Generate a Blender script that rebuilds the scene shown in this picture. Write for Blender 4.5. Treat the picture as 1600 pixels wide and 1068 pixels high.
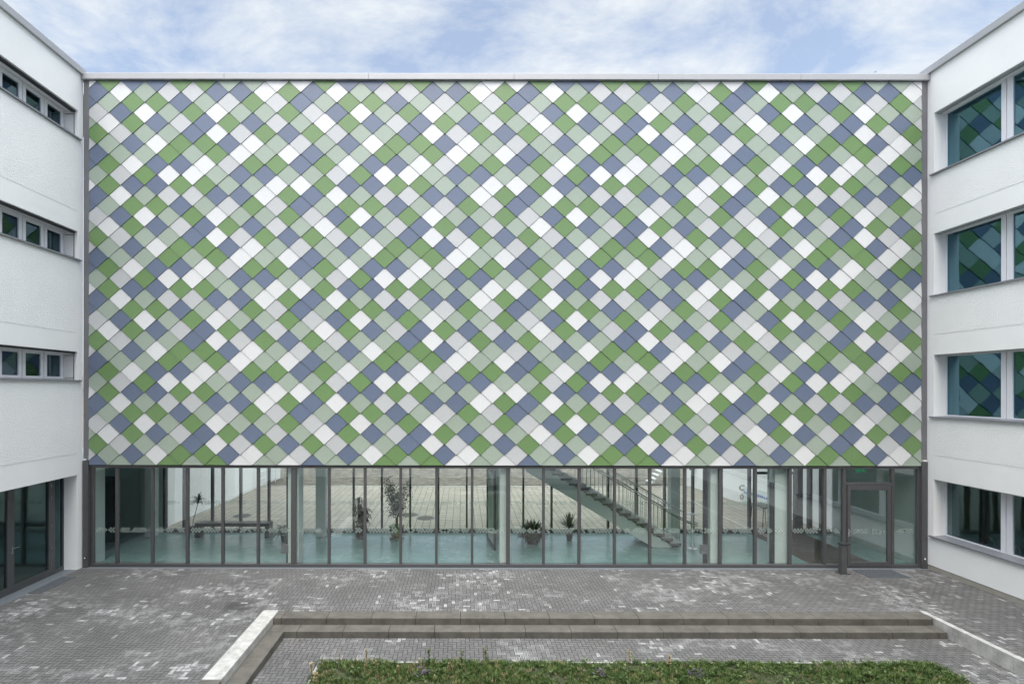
import bpy, bmesh, math, random
from math import radians as R, sin, cos, pi
from mathutils import Vector
S = bpy.context.scene
for o in list(bpy.data.objects): bpy.data.objects.remove(o)
rnd = random.Random(7)
# ------------------------------------------------------------------ camera
H = 4.88; F = 850.0; VX, VY = 722.0, 608.0
cd = bpy.data.cameras.new('camera'); cam = bpy.data.objects.new('camera', cd); S.collection.objects.link(cam)
cd.sensor_width = 36; cd.lens = F/1600*36; cd.shift_x = (800-VX)/1600; cd.shift_y = (VY-534)/1600
cd.clip_start = .05; cd.clip_end = 2000
cam.location = (0, 0, H); cam.rotation_euler = (R(90), R(-.08), 0)
S.camera = cam
# ------------------------------------------------------------------ world and sun
SUN_EL, SUN_AZ = R(55), R(190)      # azimuth clockwise from +Y: behind the camera, a little to the left
w = bpy.data.worlds.new('World'); S.world = w; w.use_nodes = True
nt = w.node_tree; N = nt.nodes; L = nt.links; N.clear()
out = N.new('ShaderNodeOutputWorld')
sky = N.new('ShaderNodeTexSky'); sky.sky_type = 'NISHITA'; sky.sun_disc = False
sky.sun_elevation = SUN_EL; sky.sun_rotation = SUN_AZ; sky.air_density = 1.0; sky.dust_density = 2.0; sky.ozone_density = .6
bg = N.new('ShaderNodeBackground'); bg.inputs[1].default_value = .072
L.new(sky.outputs[0], bg.inputs[0])
tc = N.new('ShaderNodeTexCoord'); sx = N.new('ShaderNodeSeparateXYZ'); L.new(tc.outputs['Generated'], sx.inputs[0])
def wmath(op, a, b=None):
    m = N.new('ShaderNodeMath'); m.operation = op
    for i, v in enumerate((a, b)):
        if v is None: continue
        if isinstance(v, (int, float)): m.inputs[i].default_value = v
        else: L.new(v, m.inputs[i])
    return m.outputs[0]
zc = wmath('MAXIMUM', wmath('ADD', sx.outputs[2], .12), .05)
cx = N.new('ShaderNodeCombineXYZ')
L.new(wmath('DIVIDE', sx.outputs[0], zc), cx.inputs[0]); L.new(wmath('MULTIPLY', wmath('DIVIDE', sx.outputs[1], zc), 1.25), cx.inputs[1])
rt = N.new('ShaderNodeVectorRotate'); rt.rotation_type = 'Z_AXIS'; rt.inputs['Angle'].default_value = R(-16); L.new(cx.outputs[0], rt.inputs['Vector'])
n1 = N.new('ShaderNodeTexNoise'); n1.inputs['Scale'].default_value = 1.9; n1.inputs['Detail'].default_value = 12; n1.inputs['Roughness'].default_value = .64; n1.inputs['Distortion'].default_value = .25
L.new(rt.outputs[0], n1.inputs['Vector'])
cr = N.new('ShaderNodeValToRGB'); L.new(n1.outputs['Fac'], cr.inputs[0])
cr.color_ramp.elements[0].position = .42; cr.color_ramp.elements[0].color = (.24,)*3+(1,)
cr.color_ramp.elements[1].position = .66; cr.color_ramp.elements[1].color = (1,)*3+(1,)
bc = N.new('ShaderNodeBackground'); bc.inputs[0].default_value = (.945, .985, 1.0, 1); 
# overhead clouds, out of view, get added strength to brighten walls and ground
mr_ = N.new('ShaderNodeMapRange'); mr_.interpolation_type = 'SMOOTHSTEP'
for i_, v_ in ((1, .57), (2, .86), (3, .285), (4, 2.75)): mr_.inputs[i_].default_value = v_
L.new(sx.outputs[2], mr_.inputs[0]); L.new(mr_.outputs[0], bc.inputs[1])
mx = N.new('ShaderNodeMixShader'); L.new(cr.outputs[0], mx.inputs[0]); L.new(bg.outputs[0], mx.inputs[1]); L.new(bc.outputs[0], mx.inputs[2])
L.new(mx.outputs[0], out.inputs[0])
sd = bpy.data.lights.new('sun', 'SUN'); sd.energy = .6; sd.angle = R(40); sd.color = (1, .95, .88)
so = bpy.data.objects.new('sun', sd); S.collection.objects.link(so)
dv = Vector((sin(SUN_AZ)*cos(SUN_EL), cos(SUN_AZ)*cos(SUN_EL), sin(SUN_EL)))
so.rotation_euler = dv.to_track_quat('Z', 'Y').to_euler(); so.location = (0, 0, 40)
S.view_settings.view_transform = 'Standard'; S.view_settings.look = 'None'; S.view_settings.exposure = 1.82; S.view_settings.gamma = 1
S.render.engine = 'CYCLES'; S.cycles.max_bounces = 10; S.cycles.transparent_max_bounces = 24; S.cycles.diffuse_bounces = 5; S.cycles.glossy_bounces = 4

# ------------------------------------------------------------------ materials
def mat(name, col, rough=.6, metal=0, spec=.5, var=0, vscale=3, bump=0, bscale=30, col2=None, bdetail=4, island=0, bdist=.02, coords='Object'):
    m = bpy.data.materials.new(name); m.use_nodes = True; t = m.node_tree; b = t.nodes['Principled BSDF']
    b.inputs['Roughness'].default_value = rough; b.inputs['Metallic'].default_value = metal
    b.inputs['Specular IOR Level'].default_value = spec
    b.inputs['Base Color'].default_value = (*col, 1)
    tcn = t.nodes.new('ShaderNodeTexCoord'); src = None
    if var or col2:
        n = t.nodes.new('ShaderNodeTexNoise'); n.inputs['Scale'].default_value = vscale; n.inputs['Detail'].default_value = 8; n.inputs['Roughness'].default_value = .65
        t.links.new(tcn.outputs[coords], n.inputs['Vector'])
        c = t.nodes.new('ShaderNodeValToRGB'); c.color_ramp.elements[0].position = .32; c.color_ramp.elements[1].position = .68
        c2 = col2 or tuple(min(1, v*(1+var)) for v in col); c1 = col if col2 else tuple(v*(1-var) for v in col)
        c.color_ramp.elements[0].color = (*c1, 1); c.color_ramp.elements[1].color = (*c2, 1)
        t.links.new(n.outputs['Fac'], c.inputs[0]); src = c.outputs[0]
        t.links.new(src, b.inputs['Base Color'])
    if island:
        g = t.nodes.new('ShaderNodeNewGeometry'); mr = t.nodes.new('ShaderNodeMapRange')
        mr.inputs['To Min'].default_value = 1-island; mr.inputs['To Max'].default_value = 1+island
        t.links.new(g.outputs['Random Per Island'], mr.inputs[0])
        hs = t.nodes.new('ShaderNodeHueSaturation'); t.links.new(mr.outputs[0], hs.inputs['Value'])
        if src: t.links.new(src, hs.inputs['Color'])
        else: hs.inputs['Color'].default_value = (*col, 1)
        t.links.new(hs.outputs[0], b.inputs['Base Color'])
    if bump:
        n2 = t.nodes.new('ShaderNodeTexNoise'); n2.inputs['Scale'].default_value = bscale; n2.inputs['Detail'].default_value = bdetail
        t.links.new(tcn.outputs[coords], n2.inputs['Vector'])
        bp = t.nodes.new('ShaderNodeBump'); bp.inputs['Strength'].default_value = bump; bp.inputs['Distance'].default_value = bdist
        t.links.new(n2.outputs['Fac'], bp.inputs['Height']); t.links.new(bp.outputs[0], b.inputs['Normal'])
    return m
def glass(name, tint, r0, rcol, rough=0.0, wave=.003):
    m = bpy.data.materials.new(name); m.use_nodes = True; t = m.node_tree; t.nodes.clear()
    o = t.nodes.new('ShaderNodeOutputMaterial'); tr = t.nodes.new('ShaderNodeBsdfTransparent'); tr.inputs[0].default_value = (*tint, 1)
    gl = t.nodes.new('ShaderNodeBsdfGlossy'); gl.inputs['Roughness'].default_value = rough; gl.inputs[0].default_value = (*rcol, 1)
    tcg = t.nodes.new('ShaderNodeTexCoord'); ng = t.nodes.new('ShaderNodeTexNoise'); ng.inputs['Scale'].default_value = 1.1; ng.inputs['Detail'].default_value = 1
    t.links.new(tcg.outputs['Object'], ng.inputs['Vector']); bg_ = t.nodes.new('ShaderNodeBump'); bg_.inputs['Strength'].default_value = 1; bg_.inputs['Distance'].default_value = wave
    t.links.new(ng.outputs['Fac'], bg_.inputs['Height']); t.links.new(bg_.outputs[0], gl.inputs['Normal'])
    g = t.nodes.new('ShaderNodeNewGeometry'); dp = t.nodes.new('ShaderNodeVectorMath'); dp.operation = 'DOT_PRODUCT'
    t.links.new(g.outputs['Normal'], dp.inputs[0]); t.links.new(g.outputs['Incoming'], dp.inputs[1])
    def mm(op, a, b=None):
        q = t.nodes.new('ShaderNodeMath'); q.operation = op
        for i, v in enumerate((a, b)):
            if v is None: continue
            if isinstance(v, (int, float)): q.inputs[i].default_value = v
            else: t.links.new(v, q.inputs[i])
        return q.outputs[0]
    f = mm('ADD', mm('MULTIPLY', mm('POWER', mm('SUBTRACT', 1.0, mm('ABSOLUTE', dp.outputs['Value'])), 5.0), 1-r0), r0)
    mxx = t.nodes.new('ShaderNodeMixShader'); t.links.new(f, mxx.inputs[0]); t.links.new(tr.outputs[0], mxx.inputs[1]); t.links.new(gl.outputs[0], mxx.inputs[2])
    t.links.new(mxx.outputs[0], o.inputs[0])
    return m
M = {}
M['plaster'] = mat('smooth white render', (.82, .818, .81), .85, spec=.3, var=.025, vscale=.9, bump=.15, bscale=60)
M['rough'] = mat('coarse white plaster', (.82, .817, .81), .9, spec=.3, var=.02, vscale=1.2, bump=.6, bscale=32, bdetail=3, bdist=.03)
M['alu'] = mat('light aluminium', (.38, .38, .39), .45, metal=.25, var=.03, vscale=2)
M['sill'] = mat('grey sill metal', (.23, .235, .26), .45, metal=.2, var=.06, vscale=6)
M['dark'] = mat('dark grey powder coat', (.088, .087, .090), .42, metal=.2, var=.06, vscale=5)
M['darker'] = mat('charcoal metal', (.04, .04, .045), .5, metal=.2, var=.1, vscale=9)
M['midgrey'] = mat('channel sheet metal', (.17, .17, .18), .5, metal=.3, var=.08, vscale=2)
M['pvc'] = mat('white window frame', (.70, .70, .74), .35, var=.01)
M['steel'] = mat('brushed steel', (.55, .55, .55), .25, metal=1)
M['rail'] = mat('pale painted steel', (.72, .76, .73), .4)
M['black'] = mat('black lacquer', (.02, .02, .021), .4, var=.2)
M['backing'] = mat('dark backing and shadow gap', (.03, .03, .032), .9)
tile_cols = {'G': (.135, .228, .090), 'B': (.118, .148, .215), 'S': (.295, .35, .29), 'W': (.60, .605, .605), 'L': (.445, .455, .458)}
for k, c in tile_cols.items():
    M['t'+k] = mat('fibre cement shingle '+{'G': 'green', 'B': 'blue', 'S': 'sage', 'W': 'white', 'L': 'light grey'}[k], c, .33, spec=.5, var=.05, vscale=45, island=.04, bump=.05, bscale=120)
M['glass'] = glass('clear glazing', (.965, .988, .975), .108, (.93, .96, 1))
M['rglass'] = glass('rear clear glazing', (.975, .99, .98), .03, (.95, 1, .98))
M['winR'] = glass('blue coated glass', (.25, .38, .42), .25, (.40, .74, .88), wave=.010)
M['winL'] = glass('dark teal coated glass', (.35, .43, .45), .15, (.44, .64, .74), wave=.008)
M['winG'] = glass('ground floor coated glass', (.72, .76, .74), .08, (.55, .80, .90))
def frosted():
    m = bpy.data.materials.new('frosted film'); m.use_nodes = True; t = m.node_tree; b = t.nodes['Principled BSDF']
    b.inputs['Base Color'].default_value = (.50, .58, .53, 1); b.inputs['Roughness'].default_value = .8
    tr = t.nodes.new('ShaderNodeBsdfTransparent'); tl = t.nodes.new('ShaderNodeBsdfTranslucent'); tl.inputs[0].default_value = (.55, .62, .57, 1)
    a = t.nodes.new('ShaderNodeMixShader'); a.inputs[0].default_value = .5; t.links.new(b.outputs[0], a.inputs[1]); t.links.new(tl.outputs[0], a.inputs[2])
    c = t.nodes.new('ShaderNodeMixShader'); c.inputs[0].default_value = .5; t.links.new(tr.outputs[0], c.inputs[1]); t.links.new(a.outputs[0], c.inputs[2])
    t.links.new(c.outputs[0], t.nodes['Material Output'].inputs[0]); return m
M['film'] = frosted()
M['teal'] = mat('teal linoleum', (.165, .285, .275), .25, spec=.5, col2=(.21, .34, .325), vscale=2.2, bump=.02, bscale=4)
M['mat'] = mat('brown entrance mat', (.06, .05, .045), .95, col2=(.10, .085, .075), vscale=30)
M['inwall'] = mat('pale interior paint', (.58, .64, .62), .7, var=.02, vscale=1)
M['indark'] = mat('grey green interior panel', (.40, .48, .45), .6, var=.06, vscale=1.5)
M['room'] = mat('dim classroom', (.42, .40, .36), .9, col2=(.26, .26, .25), vscale=.6)
M['stair'] = mat('pale tread top', (.50, .50, .47), .6, var=.12, vscale=30)
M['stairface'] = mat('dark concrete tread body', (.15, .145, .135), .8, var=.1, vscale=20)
M['stone'] = mat('grey stone block', (.080, .073, .063), .85, col2=(.140, .129, .110), vscale=3.5, bump=.25, bscale=90, island=.07)
M['stoneface'] = M['stone']
M['white stone'] = mat('white stone kerb', (.30, .29, .27), .8, col2=(.53, .52, .50), vscale=5, bump=.2, bscale=60, island=.03)
M['plinth'] = mat('beige plinth', (.34, .32, .28), .9, var=.1, vscale=5)
M['grate'] = mat('blue grey drain grating', (.13, .145, .16), .7, var=.15, vscale=40)
M['slabjoint'] = mat('slab joint sand', (.07, .065, .055), .95)
M['slab'] = mat('pale square paving', (.25, .228, .19), .9, col2=(.32, .292, .245), vscale=1.5, island=.06, bump=.2, bscale=50)
M['gravel'] = mat('gravel and earth', (.038, .032, .026), .95, col2=(.21, .185, .145), vscale=2.6, bump=1, bscale=22, bdist=.08, bdetail=8)
M['ground'] = mat('earth', (.16, .15, .12), .95, col2=(.22, .21, .17), vscale=.5)
M['soil'] = mat('dark soil', (.035, .04, .02), .95, col2=(.065, .065, .035), vscale=12, bump=.8, bscale=25)
M['potdark'] = mat('dark plastic pot', (.03, .028, .028), .4)
M['potgreen'] = mat('olive glazed pot', (.14, .15, .03), .25, var=.2, vscale=8)
M['basket'] = mat('brown woven planter', (.10, .075, .055), .8, var=.3, vscale=40)
M['leafdark'] = mat('dark houseplant leaf', (.018, .04, .018), .45, island=.5)
M['leafmid'] = mat('mid green houseplant leaf', (.07, .12, .045), .45, island=.5)
M['bark'] = mat('bark', (.14, .10, .07), .9, var=.3, vscale=20)
M['exitgreen'] = bpy.data.materials.new('lit exit sign green'); M['exitgreen'].use_nodes = True
b_ = M['exitgreen'].node_tree.nodes['Principled BSDF']; b_.inputs['Base Color'].default_value = (.01, .3, .12, 1); b_.inputs['Emission Color'].default_value = (.01, .35, .14, 1); b_.inputs['Emission Strength'].default_value = .1
M['exitwhite'] = mat('sign white', (.85, .9, .85), .5)
M['blueprint'] = mat('blue lettering', (.05, .10, .40), .6)
M['yellow'] = mat('yellow lettering', (.45, .42, .08), .6)
M['letter'] = mat('grey lettering', (.22, .23, .23), .6)
M['palegreen'] = mat('pale lettering', (.45, .62, .55), .6)
M['wood'] = mat('bent wood', (.30, .17, .09), .5)

def brick_mat(name, base=(.136, .132, .130), amt=1.0):
    m = bpy.data.materials.new(name); m.use_nodes = True; t = m.node_tree; b = t.nodes['Principled BSDF']; b.inputs['Roughness'].default_value = .85
    b.inputs['Specular IOR Level'].default_value = .35
    def nd(k, **kw):
        n = t.nodes.new(k)
        for a, v in kw.items(): setattr(n, a, v)
        return n
    def mm(op, a, b_=None, c=None, clamp=False):
        q = nd('ShaderNodeMath', operation=op); q.use_clamp = clamp
        for i, v in enumerate((a, b_, c)):
            if v is None: continue
            if isinstance(v, (int, float)): q.inputs[i].default_value = v
            else: t.links.new(v, q.inputs[i])
        return q.outputs[0]
    def rng(v, a, b_, c=0, d=1):
        q = nd('ShaderNodeMapRange'); q.interpolation_type = 'SMOOTHSTEP'
        q.inputs[1].default_value = a; q.inputs[2].default_value = b_; q.inputs[3].default_value = c; q.inputs[4].default_value = d
        t.links.new(v, q.inputs[0]); return q.outputs[0]
    g = nd('ShaderNodeNewGeometry'); uv = nd('ShaderNodeUVMap'); tcn = nd('ShaderNodeTexCoord')
    su = nd('ShaderNodeSeparateXYZ'); t.links.new(uv.outputs[0], su.inputs[0])
    # uv in units of the paver's width: u 0..2, v 0..1 stored with the brick's length as u
    du = mm('MINIMUM', su.outputs[0], mm('SUBTRACT', 2.0, su.outputs[0])); dvv = mm('MINIMUM', su.outputs[1], mm('SUBTRACT', 1.0, su.outputs[1]))
    ed = mm('MINIMUM', du, dvv)
    nse = nd('ShaderNodeTexNoise'); nse.inputs['Scale'].default_value = 22; nse.inputs['Detail'].default_value = 5; t.links.new(tcn.outputs['Object'], nse.inputs['Vector'])
    edn = mm('ADD', ed, mm('MULTIPLY', mm('SUBTRACT', nse.outputs['Fac'], .5), .16))
    edge = rng(edn, .22, .13)
    clus = nd('ShaderNodeTexNoise'); clus.inputs['Scale'].default_value = .55; clus.inputs['Detail'].default_value = 4; clus.inputs['Roughness'].default_value = .6; t.links.new(tcn.outputs['Object'], clus.inputs['Vector'])
    cl = rng(clus.outputs['Fac'], .40, .68)
    wn = nd('ShaderNodeTexWhiteNoise'); wn.noise_dimensions = '1D'; t.links.new(g.outputs['Random Per Island'], wn.inputs['W'])
    r1 = g.outputs['Random Per Island']; r2 = wn.outputs['Value']
    thr = mm('SUBTRACT', .972, mm('MULTIPLY', cl, .13*amt))
    solid = rng(mm('SUBTRACT', r1, thr), 0, .06)
    eon = rng(mm('SUBTRACT', r2, mm('SUBTRACT', .88, mm('MULTIPLY', cl, .75*amt))), 0, .5)
    ef = mm('MULTIPLY', mm('MULTIPLY', edge, eon), .88)
    blot = rng(nse.outputs['Fac'], .35, .62, .35, .95)
    wf = mm('MAXIMUM', ef, mm('MULTIPLY', mm('MULTIPLY', solid, blot), .85), clamp=True)
    val = nd('ShaderNodeMapRange'); val.inputs[3].default_value = .91; val.inputs[4].default_value = 1.09; t.links.new(r2, val.inputs[0])
    sp = nd('ShaderNodeTexNoise'); sp.inputs['Scale'].default_value = 90; sp.inputs['Detail'].default_value = 4; t.links.new(tcn.outputs['Object'], sp.inputs['Vector'])
    st = nd('ShaderNodeTexNoise'); st.inputs['Scale'].default_value = .8; st.inputs['Detail'].default_value = 5; t.links.new(tcn.outputs['Object'], st.inputs['Vector'])
    v2 = mm('MULTIPLY', mm('MULTIPLY', val.outputs[0], mm('ADD', .75, mm('MULTIPLY', sp.outputs['Fac'], .5))), rng(st.outputs['Fac'], .3, .7, .86, 1.12))
    # one oily stain with its own shape
    pos = nd('ShaderNodeVectorMath', operation='DISTANCE'); t.links.new(tcn.outputs['Object'], pos.inputs[0]); pos.inputs[1].default_value = (-5.0, 12.25, 0)
    stn = rng(mm('ADD', pos.outputs['Value'], mm('MULTIPLY', nse.outputs['Fac'], .25)), .28, .62, .52, 1)
    v3 = mm('MULTIPLY', v2, stn)
    mixc = nd('ShaderNodeMix', data_type='RGBA'); mixc.inputs[6].default_value = (*base, 1); mixc.inputs[7].default_value = (.45, .445, .44, 1)
    hs = nd('ShaderNodeHueSaturation'); hs.inputs['Color'].default_value = (*base, 1); t.links.new(v3, hs.inputs['Value'])
    t.links.new(hs.outputs[0], mixc.inputs[6]); t.links.new(wf, mixc.inputs[0]); t.links.new(mixc.outputs[2], b.inputs['Base Color'])
    bp = nd('ShaderNodeBump'); bp.inputs['Strength'].default_value = .3; bp.inputs['Distance'].default_value = .004; t.links.new(sp.outputs['Fac'], bp.inputs['Height']); t.links.new(bp.outputs[0], b.inputs['Normal'])
    return m
M['brick'] = brick_mat('grey concrete paver')
M['joint'] = mat('dark joint sand', (.03, .028, .026), .95, var=.2, vscale=8)

# ------------------------------------------------------------------ builders
WL = {}     # world location of every object built
class MB:
    def __init__(s): s.v = []; s.f = []; s.mi = []; s.uv = []
    def poly(s, pts, m=0, uv=None):
        n = len(s.v); s.v += [tuple(p) for p in pts]; s.f.append(tuple(range(n, n+len(pts)))); s.mi.append(m); s.uv.append(uv)
    def box(s, x0, x1, y0, y1, z0, z1, m=0):
        if x0 > x1: x0, x1 = x1, x0
        if y0 > y1: y0, y1 = y1, y0
        if z0 > z1: z0, z1 = z1, z0
        n = len(s.v); s.v += [(x0,y0,z0),(x1,y0,z0),(x1,y1,z0),(x0,y1,z0),(x0,y0,z1),(x1,y0,z1),(x1,y1,z1),(x0,y1,z1)]
        for q in ((0,3,2,1),(4,5,6,7),(0,1,5,4),(1,2,6,5),(2,3,7,6),(3,0,4,7)): s.f.append(tuple(n+i for i in q)); s.mi.append(m); s.uv.append(None)
        return s
    def prism_y(s, pts, y0, y1, m=0):            # pts in (x,z), counter-clockwise seen from -Y
        n = len(s.v); k = len(pts)
        s.v += [(x, y0, z) for x, z in pts] + [(x, y1, z) for x, z in pts]
        s.f.append(tuple(range(n, n+k))); s.f.append(tuple(n+k+i for i in reversed(range(k)))); s.mi += [m, m]; s.uv += [None, None]
        for i in range(k):
            j = (i+1) % k; s.f.append((n+i, n+k+i, n+k+j, n+j)); s.mi.append(m); s.uv.append(None)
        return s
    def tube(s, pts, r, seg=8, m=0, r2=None):
        pts = [Vector(p) for p in pts]; rings = []
        for i, p in enumerate(pts):
            d = (pts[min(i+1, len(pts)-1)]-pts[max(i-1, 0)]).normalized()
            a = d.orthogonal().normalized() if abs(d.z) < .9 else Vector((1, 0, 0)).cross(d).normalized()
            if abs(d.z) < .9: a = Vector((0, 0, 1)).cross(d).normalized()
            b = d.cross(a); rr = r if r2 is None else r+(r2-r)*i/(len(pts)-1)
            n = len(s.v); rings.append(n)
            s.v += [tuple(p+a*cos(2*pi*k/seg)*rr+b*sin(2*pi*k/seg)*rr) for k in range(seg)]
        for i in range(len(rings)-1):
            for k in range(seg):
                k2 = (k+1) % seg
                s.f.append((rings[i]+k, rings[i]+k2, rings[i+1]+k2, rings[i+1]+k)); s.mi.append(m); s.uv.append(None)
        for rr_, rev in ((rings[0], True), (rings[-1], False)):
            q = [rr_+k for k in range(seg)]; s.f.append(tuple(reversed(q)) if rev else tuple(q)); s.mi.append(m); s.uv.append(None)
        return s
    def lathe(s, c, prof, seg=20, m=0):           # prof: (r,z)
        rings = []
        for r, z in prof:
            rings.append(len(s.v)); s.v += [(c[0]+r*cos(2*pi*k/seg), c[1]+r*sin(2*pi*k/seg), c[2]+z) for k in range(seg)]
        for i in range(len(rings)-1):
            for k in range(seg):
                k2 = (k+1) % seg; s.f.append((rings[i]+k, rings[i]+k2, rings[i+1]+k2, rings[i+1]+k)); s.mi.append(m); s.uv.append(None)
        s.f.append(tuple(rings[0]+k for k in reversed(range(seg)))); s.f.append(tuple(rings[-1]+k for k in range(seg))); s.mi += [m, m]; s.uv += [None, None]
        return s
    def build(s, name, mats, parent=None, smooth=False, bevel=0, loc=None):
        pl = WL[parent.name] if parent else Vector((0, 0, 0)); ol = Vector(loc) if loc else pl
        me = bpy.data.meshes.new(name); me.from_pydata([(x-ol.x, y-ol.y, z-ol.z) for x, y, z in s.v], [], s.f)
        if not isinstance(mats, (list, tuple)): mats = [mats]
        for m in mats: me.materials.append(M[m] if isinstance(m, str) else m)
        me.polygons.foreach_set('material_index', s.mi)
        if any(u is not None for u in s.uv):
            ul = me.uv_layers.new(name='UVMap'); i = 0; buf = []
            for f, u in zip(s.f, s.uv):
                for k in range(len(f)): buf += list(u[k]) if u else [.5, .5]
            ul.data.foreach_set('uv', buf)
        if smooth: me.polygons.foreach_set('use_smooth', [True]*len(me.polygons))
        me.update(); o = bpy.data.objects.new(name, me); S.collection.objects.link(o)
        o.location = ol-pl
        if parent: o.parent = parent
        if bevel:
            bv = o.modifiers.new('bevel', 'BEVEL'); bv.width = bevel; bv.segments = 2; bv.limit_method = 'ANGLE'
        WL[o.name] = ol
        return o
def thing(name, loc, label, cat, group=None):
    o = bpy.data.objects.new(name, None); S.collection.objects.link(o); o.location = loc; o.empty_display_size = .2
    WL[o.name] = Vector(loc); o['label'] = label; o['category'] = cat
    if group: o['group'] = group
    return o
def tag(o, label, cat, group=None):
    o['label'] = label; o['category'] = cat
    if group: o['group'] = group
    return o
def struct(o, kind='structure'): o['kind'] = kind; return o
def BX(*a, m=0): return MB().box(*a, m=m)
def text_mesh(name, txt, size, material, parent, loc, rot, extrude=.002, outline=0):
    cu = bpy.data.curves.new(name, 'FONT'); cu.body = txt; cu.size = size; cu.extrude = extrude; cu.align_x = 'CENTER'; cu.align_y = 'CENTER'
    if outline: cu.fill_mode = 'NONE'; cu.bevel_depth = outline; cu.extrude = 0
    t = bpy.data.objects.new(name, cu); S.collection.objects.link(t); bpy.context.view_layer.update()
    me = bpy.data.meshes.new_from_object(t); bpy.data.objects.remove(t); me.materials.clear(); me.materials.append(M[material])
    o = bpy.data.objects.new(name, me); S.collection.objects.link(o); pl = WL[parent.name] if parent else Vector()
    o.location = Vector(loc)-pl; o.rotation_euler = rot
    if parent: o.parent = parent
    WL[o.name] = Vector(loc); return o

YW = 14.91; SC = 57.0
def wx(px, s=SC): return (px-VX)/s
def wz(py, s=SC): return H-(py-VY)/s

# ------------------------------------------------------------------ ground
XL, XR = -10.39, 12.737           # faces of the two wings
YF, YB = 14.95, 18.60             # front and rear glazing
ZC = -.273                        # sunken court
CL, CR_, CB = -3.69, 10.08, 11.27 # inner edges of the court floor
BR = .0875                        # paver width
struct(MB().box(-400, 400, -400, 400, -1.2, -.8).build('ground', 'ground'))
def paving(name, rects, z, base_z, seed):
    mb = MB(); rg = random.Random(seed)
    for (x0, x1, y0, y1) in rects: mb.box(x0, x1, y0, y1, base_z, z-.006, m=1)
    g = .006
    xa = min(r[0] for r in rects); xb = max(r[1] for r in rects); ya = min(r[2] for r in rects); yb = max(r[3] for r in rects)
    nx = int((xb-xa)/BR)+6; ny = int((yb-ya)/BR)+4
    def add(x, y, w, h, hor):
        for (x0, x1, y0, y1) in rects:
            a, b, c, d = max(x+g, x0), min(x+w-g, x1), max(y+g, y0), min(y+h-g, y1)
            if b-a < .012 or d-c < .012: continue
            zz = z+rg.uniform(-.0012, .0012); tx = rg.uniform(-.004, .004); ty = rg.uniform(-.004, .004)
            P = [(a, c), (b, c), (b, d), (a, d)]
            uvs = [((px-x)/BR, (py-y)/BR) for px, py in P]
            if not hor: uvs = [(v, u) for u, v in uvs]
            mb.poly([(px, py, zz+(px-x-w/2)*tx+(py-y-h/2)*ty) for px, py in P], 0, uvs)
    for r in range(-4, ny):
        y = ya+r*BR
        for m4 in range(-2-ny//4, nx//4+3):
            c = r+4*m4
            if -4 <= c <= nx: add(xa+c*BR, y, 2*BR, BR, True)
            c2 = r+3+4*m4
            if -4 <= c2 <= nx: add(xa+c2*BR, y, BR, 2*BR, False)
    return mb.build(name, ['brick', 'joint'])
YN = -.3                           # foot of the opposite wing, just behind the camera
struct(paving('courtyard_paving', [(XL+.002, -4.372, YN, 14.80), (-4.372, 10.202, 11.972, 14.80), (10.202, XR-.002, YN, 14.80), (-4.372, 10.202, YN, 2.0)], 0, -.5, 3))
struct(paving('sunken_paving', [(CL, CR_, 2.35, CB), ], ZC, -.6, 5))
# drain channel strip at the foot of the glazing
d_ = MB().box(XL+.002, XR-.002, 14.802, 14.925, -.3, -.002)
o = d_.build('drain_channel', 'grate'); tag(o, 'narrow blue grey drain strip along the foot of the glazed wall', 'drain')
def grating(name, x0, x1, y0, y1, label):
    mb = MB().box(x0, x1, y0, y1, .002, .009, m=1)
    mb.box(x0, x1, y0, y0+.02, .009, .014); mb.box(x0, x1, y1-.02, y1, .009, .014); mb.box(x0, x0+.02, y0+.02, y1-.02, .009, .014); mb.box(x1-.02, x1, y0+.02, y1-.02, .009, .014)
    k = x0+.035
    while k < x1-.03: mb.box(k, k+.008, y0+.02, y1-.02, .009, .0135); k += .022
    return tag(mb.build(name, ['grate', 'joint']), label, 'door mat')
grating('foot_grating', 10.62, 11.66, 14.15, 14.79, 'blue grey foot grating set in the paving before the single glazed door')
grating('foot_grating', XL+.01, -10.05, 13.0, 14.15, 'blue grey foot grating beside the dark doors of the left wing')
# rear court
mb = MB().box(-10.6, 13, 18.72, 27.3, -.5, -.008, m=1)
y = 18.72; r_ = 0
while y < 27.3:
    x = -10.6
    while x < 13:
        a, b = max(x+.009, -10.6), min(x+.261, 13)
        if b-a > .02: mb.poly([(a, y+.009, 0), (b, y+.009, 0), (b, y+.391, 0), (a, y+.391, 0)], 0)
        x += .27
    y += .40; r_ += 1
struct(mb.build('rear_paving', ['slab', 'slabjoint']))
tag(MB().box(-10.0, 11.5, 27.3, 27.42, -.5, .03).build('rear_kerb', 'white stone'), 'pale kerb between the rear paving and the gravel', 'kerb')
mb = MB(); nx, ny = 90, 50
def gz(x, y): return -.02+max(0, (y-30))*.09+.12*sin(x*.9+y*.4)*min(1, max(0, (y-27.6)/3))+rnd.uniform(-.03, .03)*(y > 27.6)
gv = [[(-16+32*i/nx, 27.44+24*j/ny) for i in range(nx+1)] for j in range(ny+1)]
base = len(mb.v)
for row in gv: mb.v += [(x, y, gz(x, y)) for x, y in row]
for j in range(ny):
    for i in range(nx):
        a = base+j*(nx+1)+i; mb.f.append((a, a+1, a+nx+2, a+nx+1)); mb.mi.append(0); mb.uv.append(None)
struct(mb.build('gravel_ground', 'gravel', smooth=True))
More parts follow.
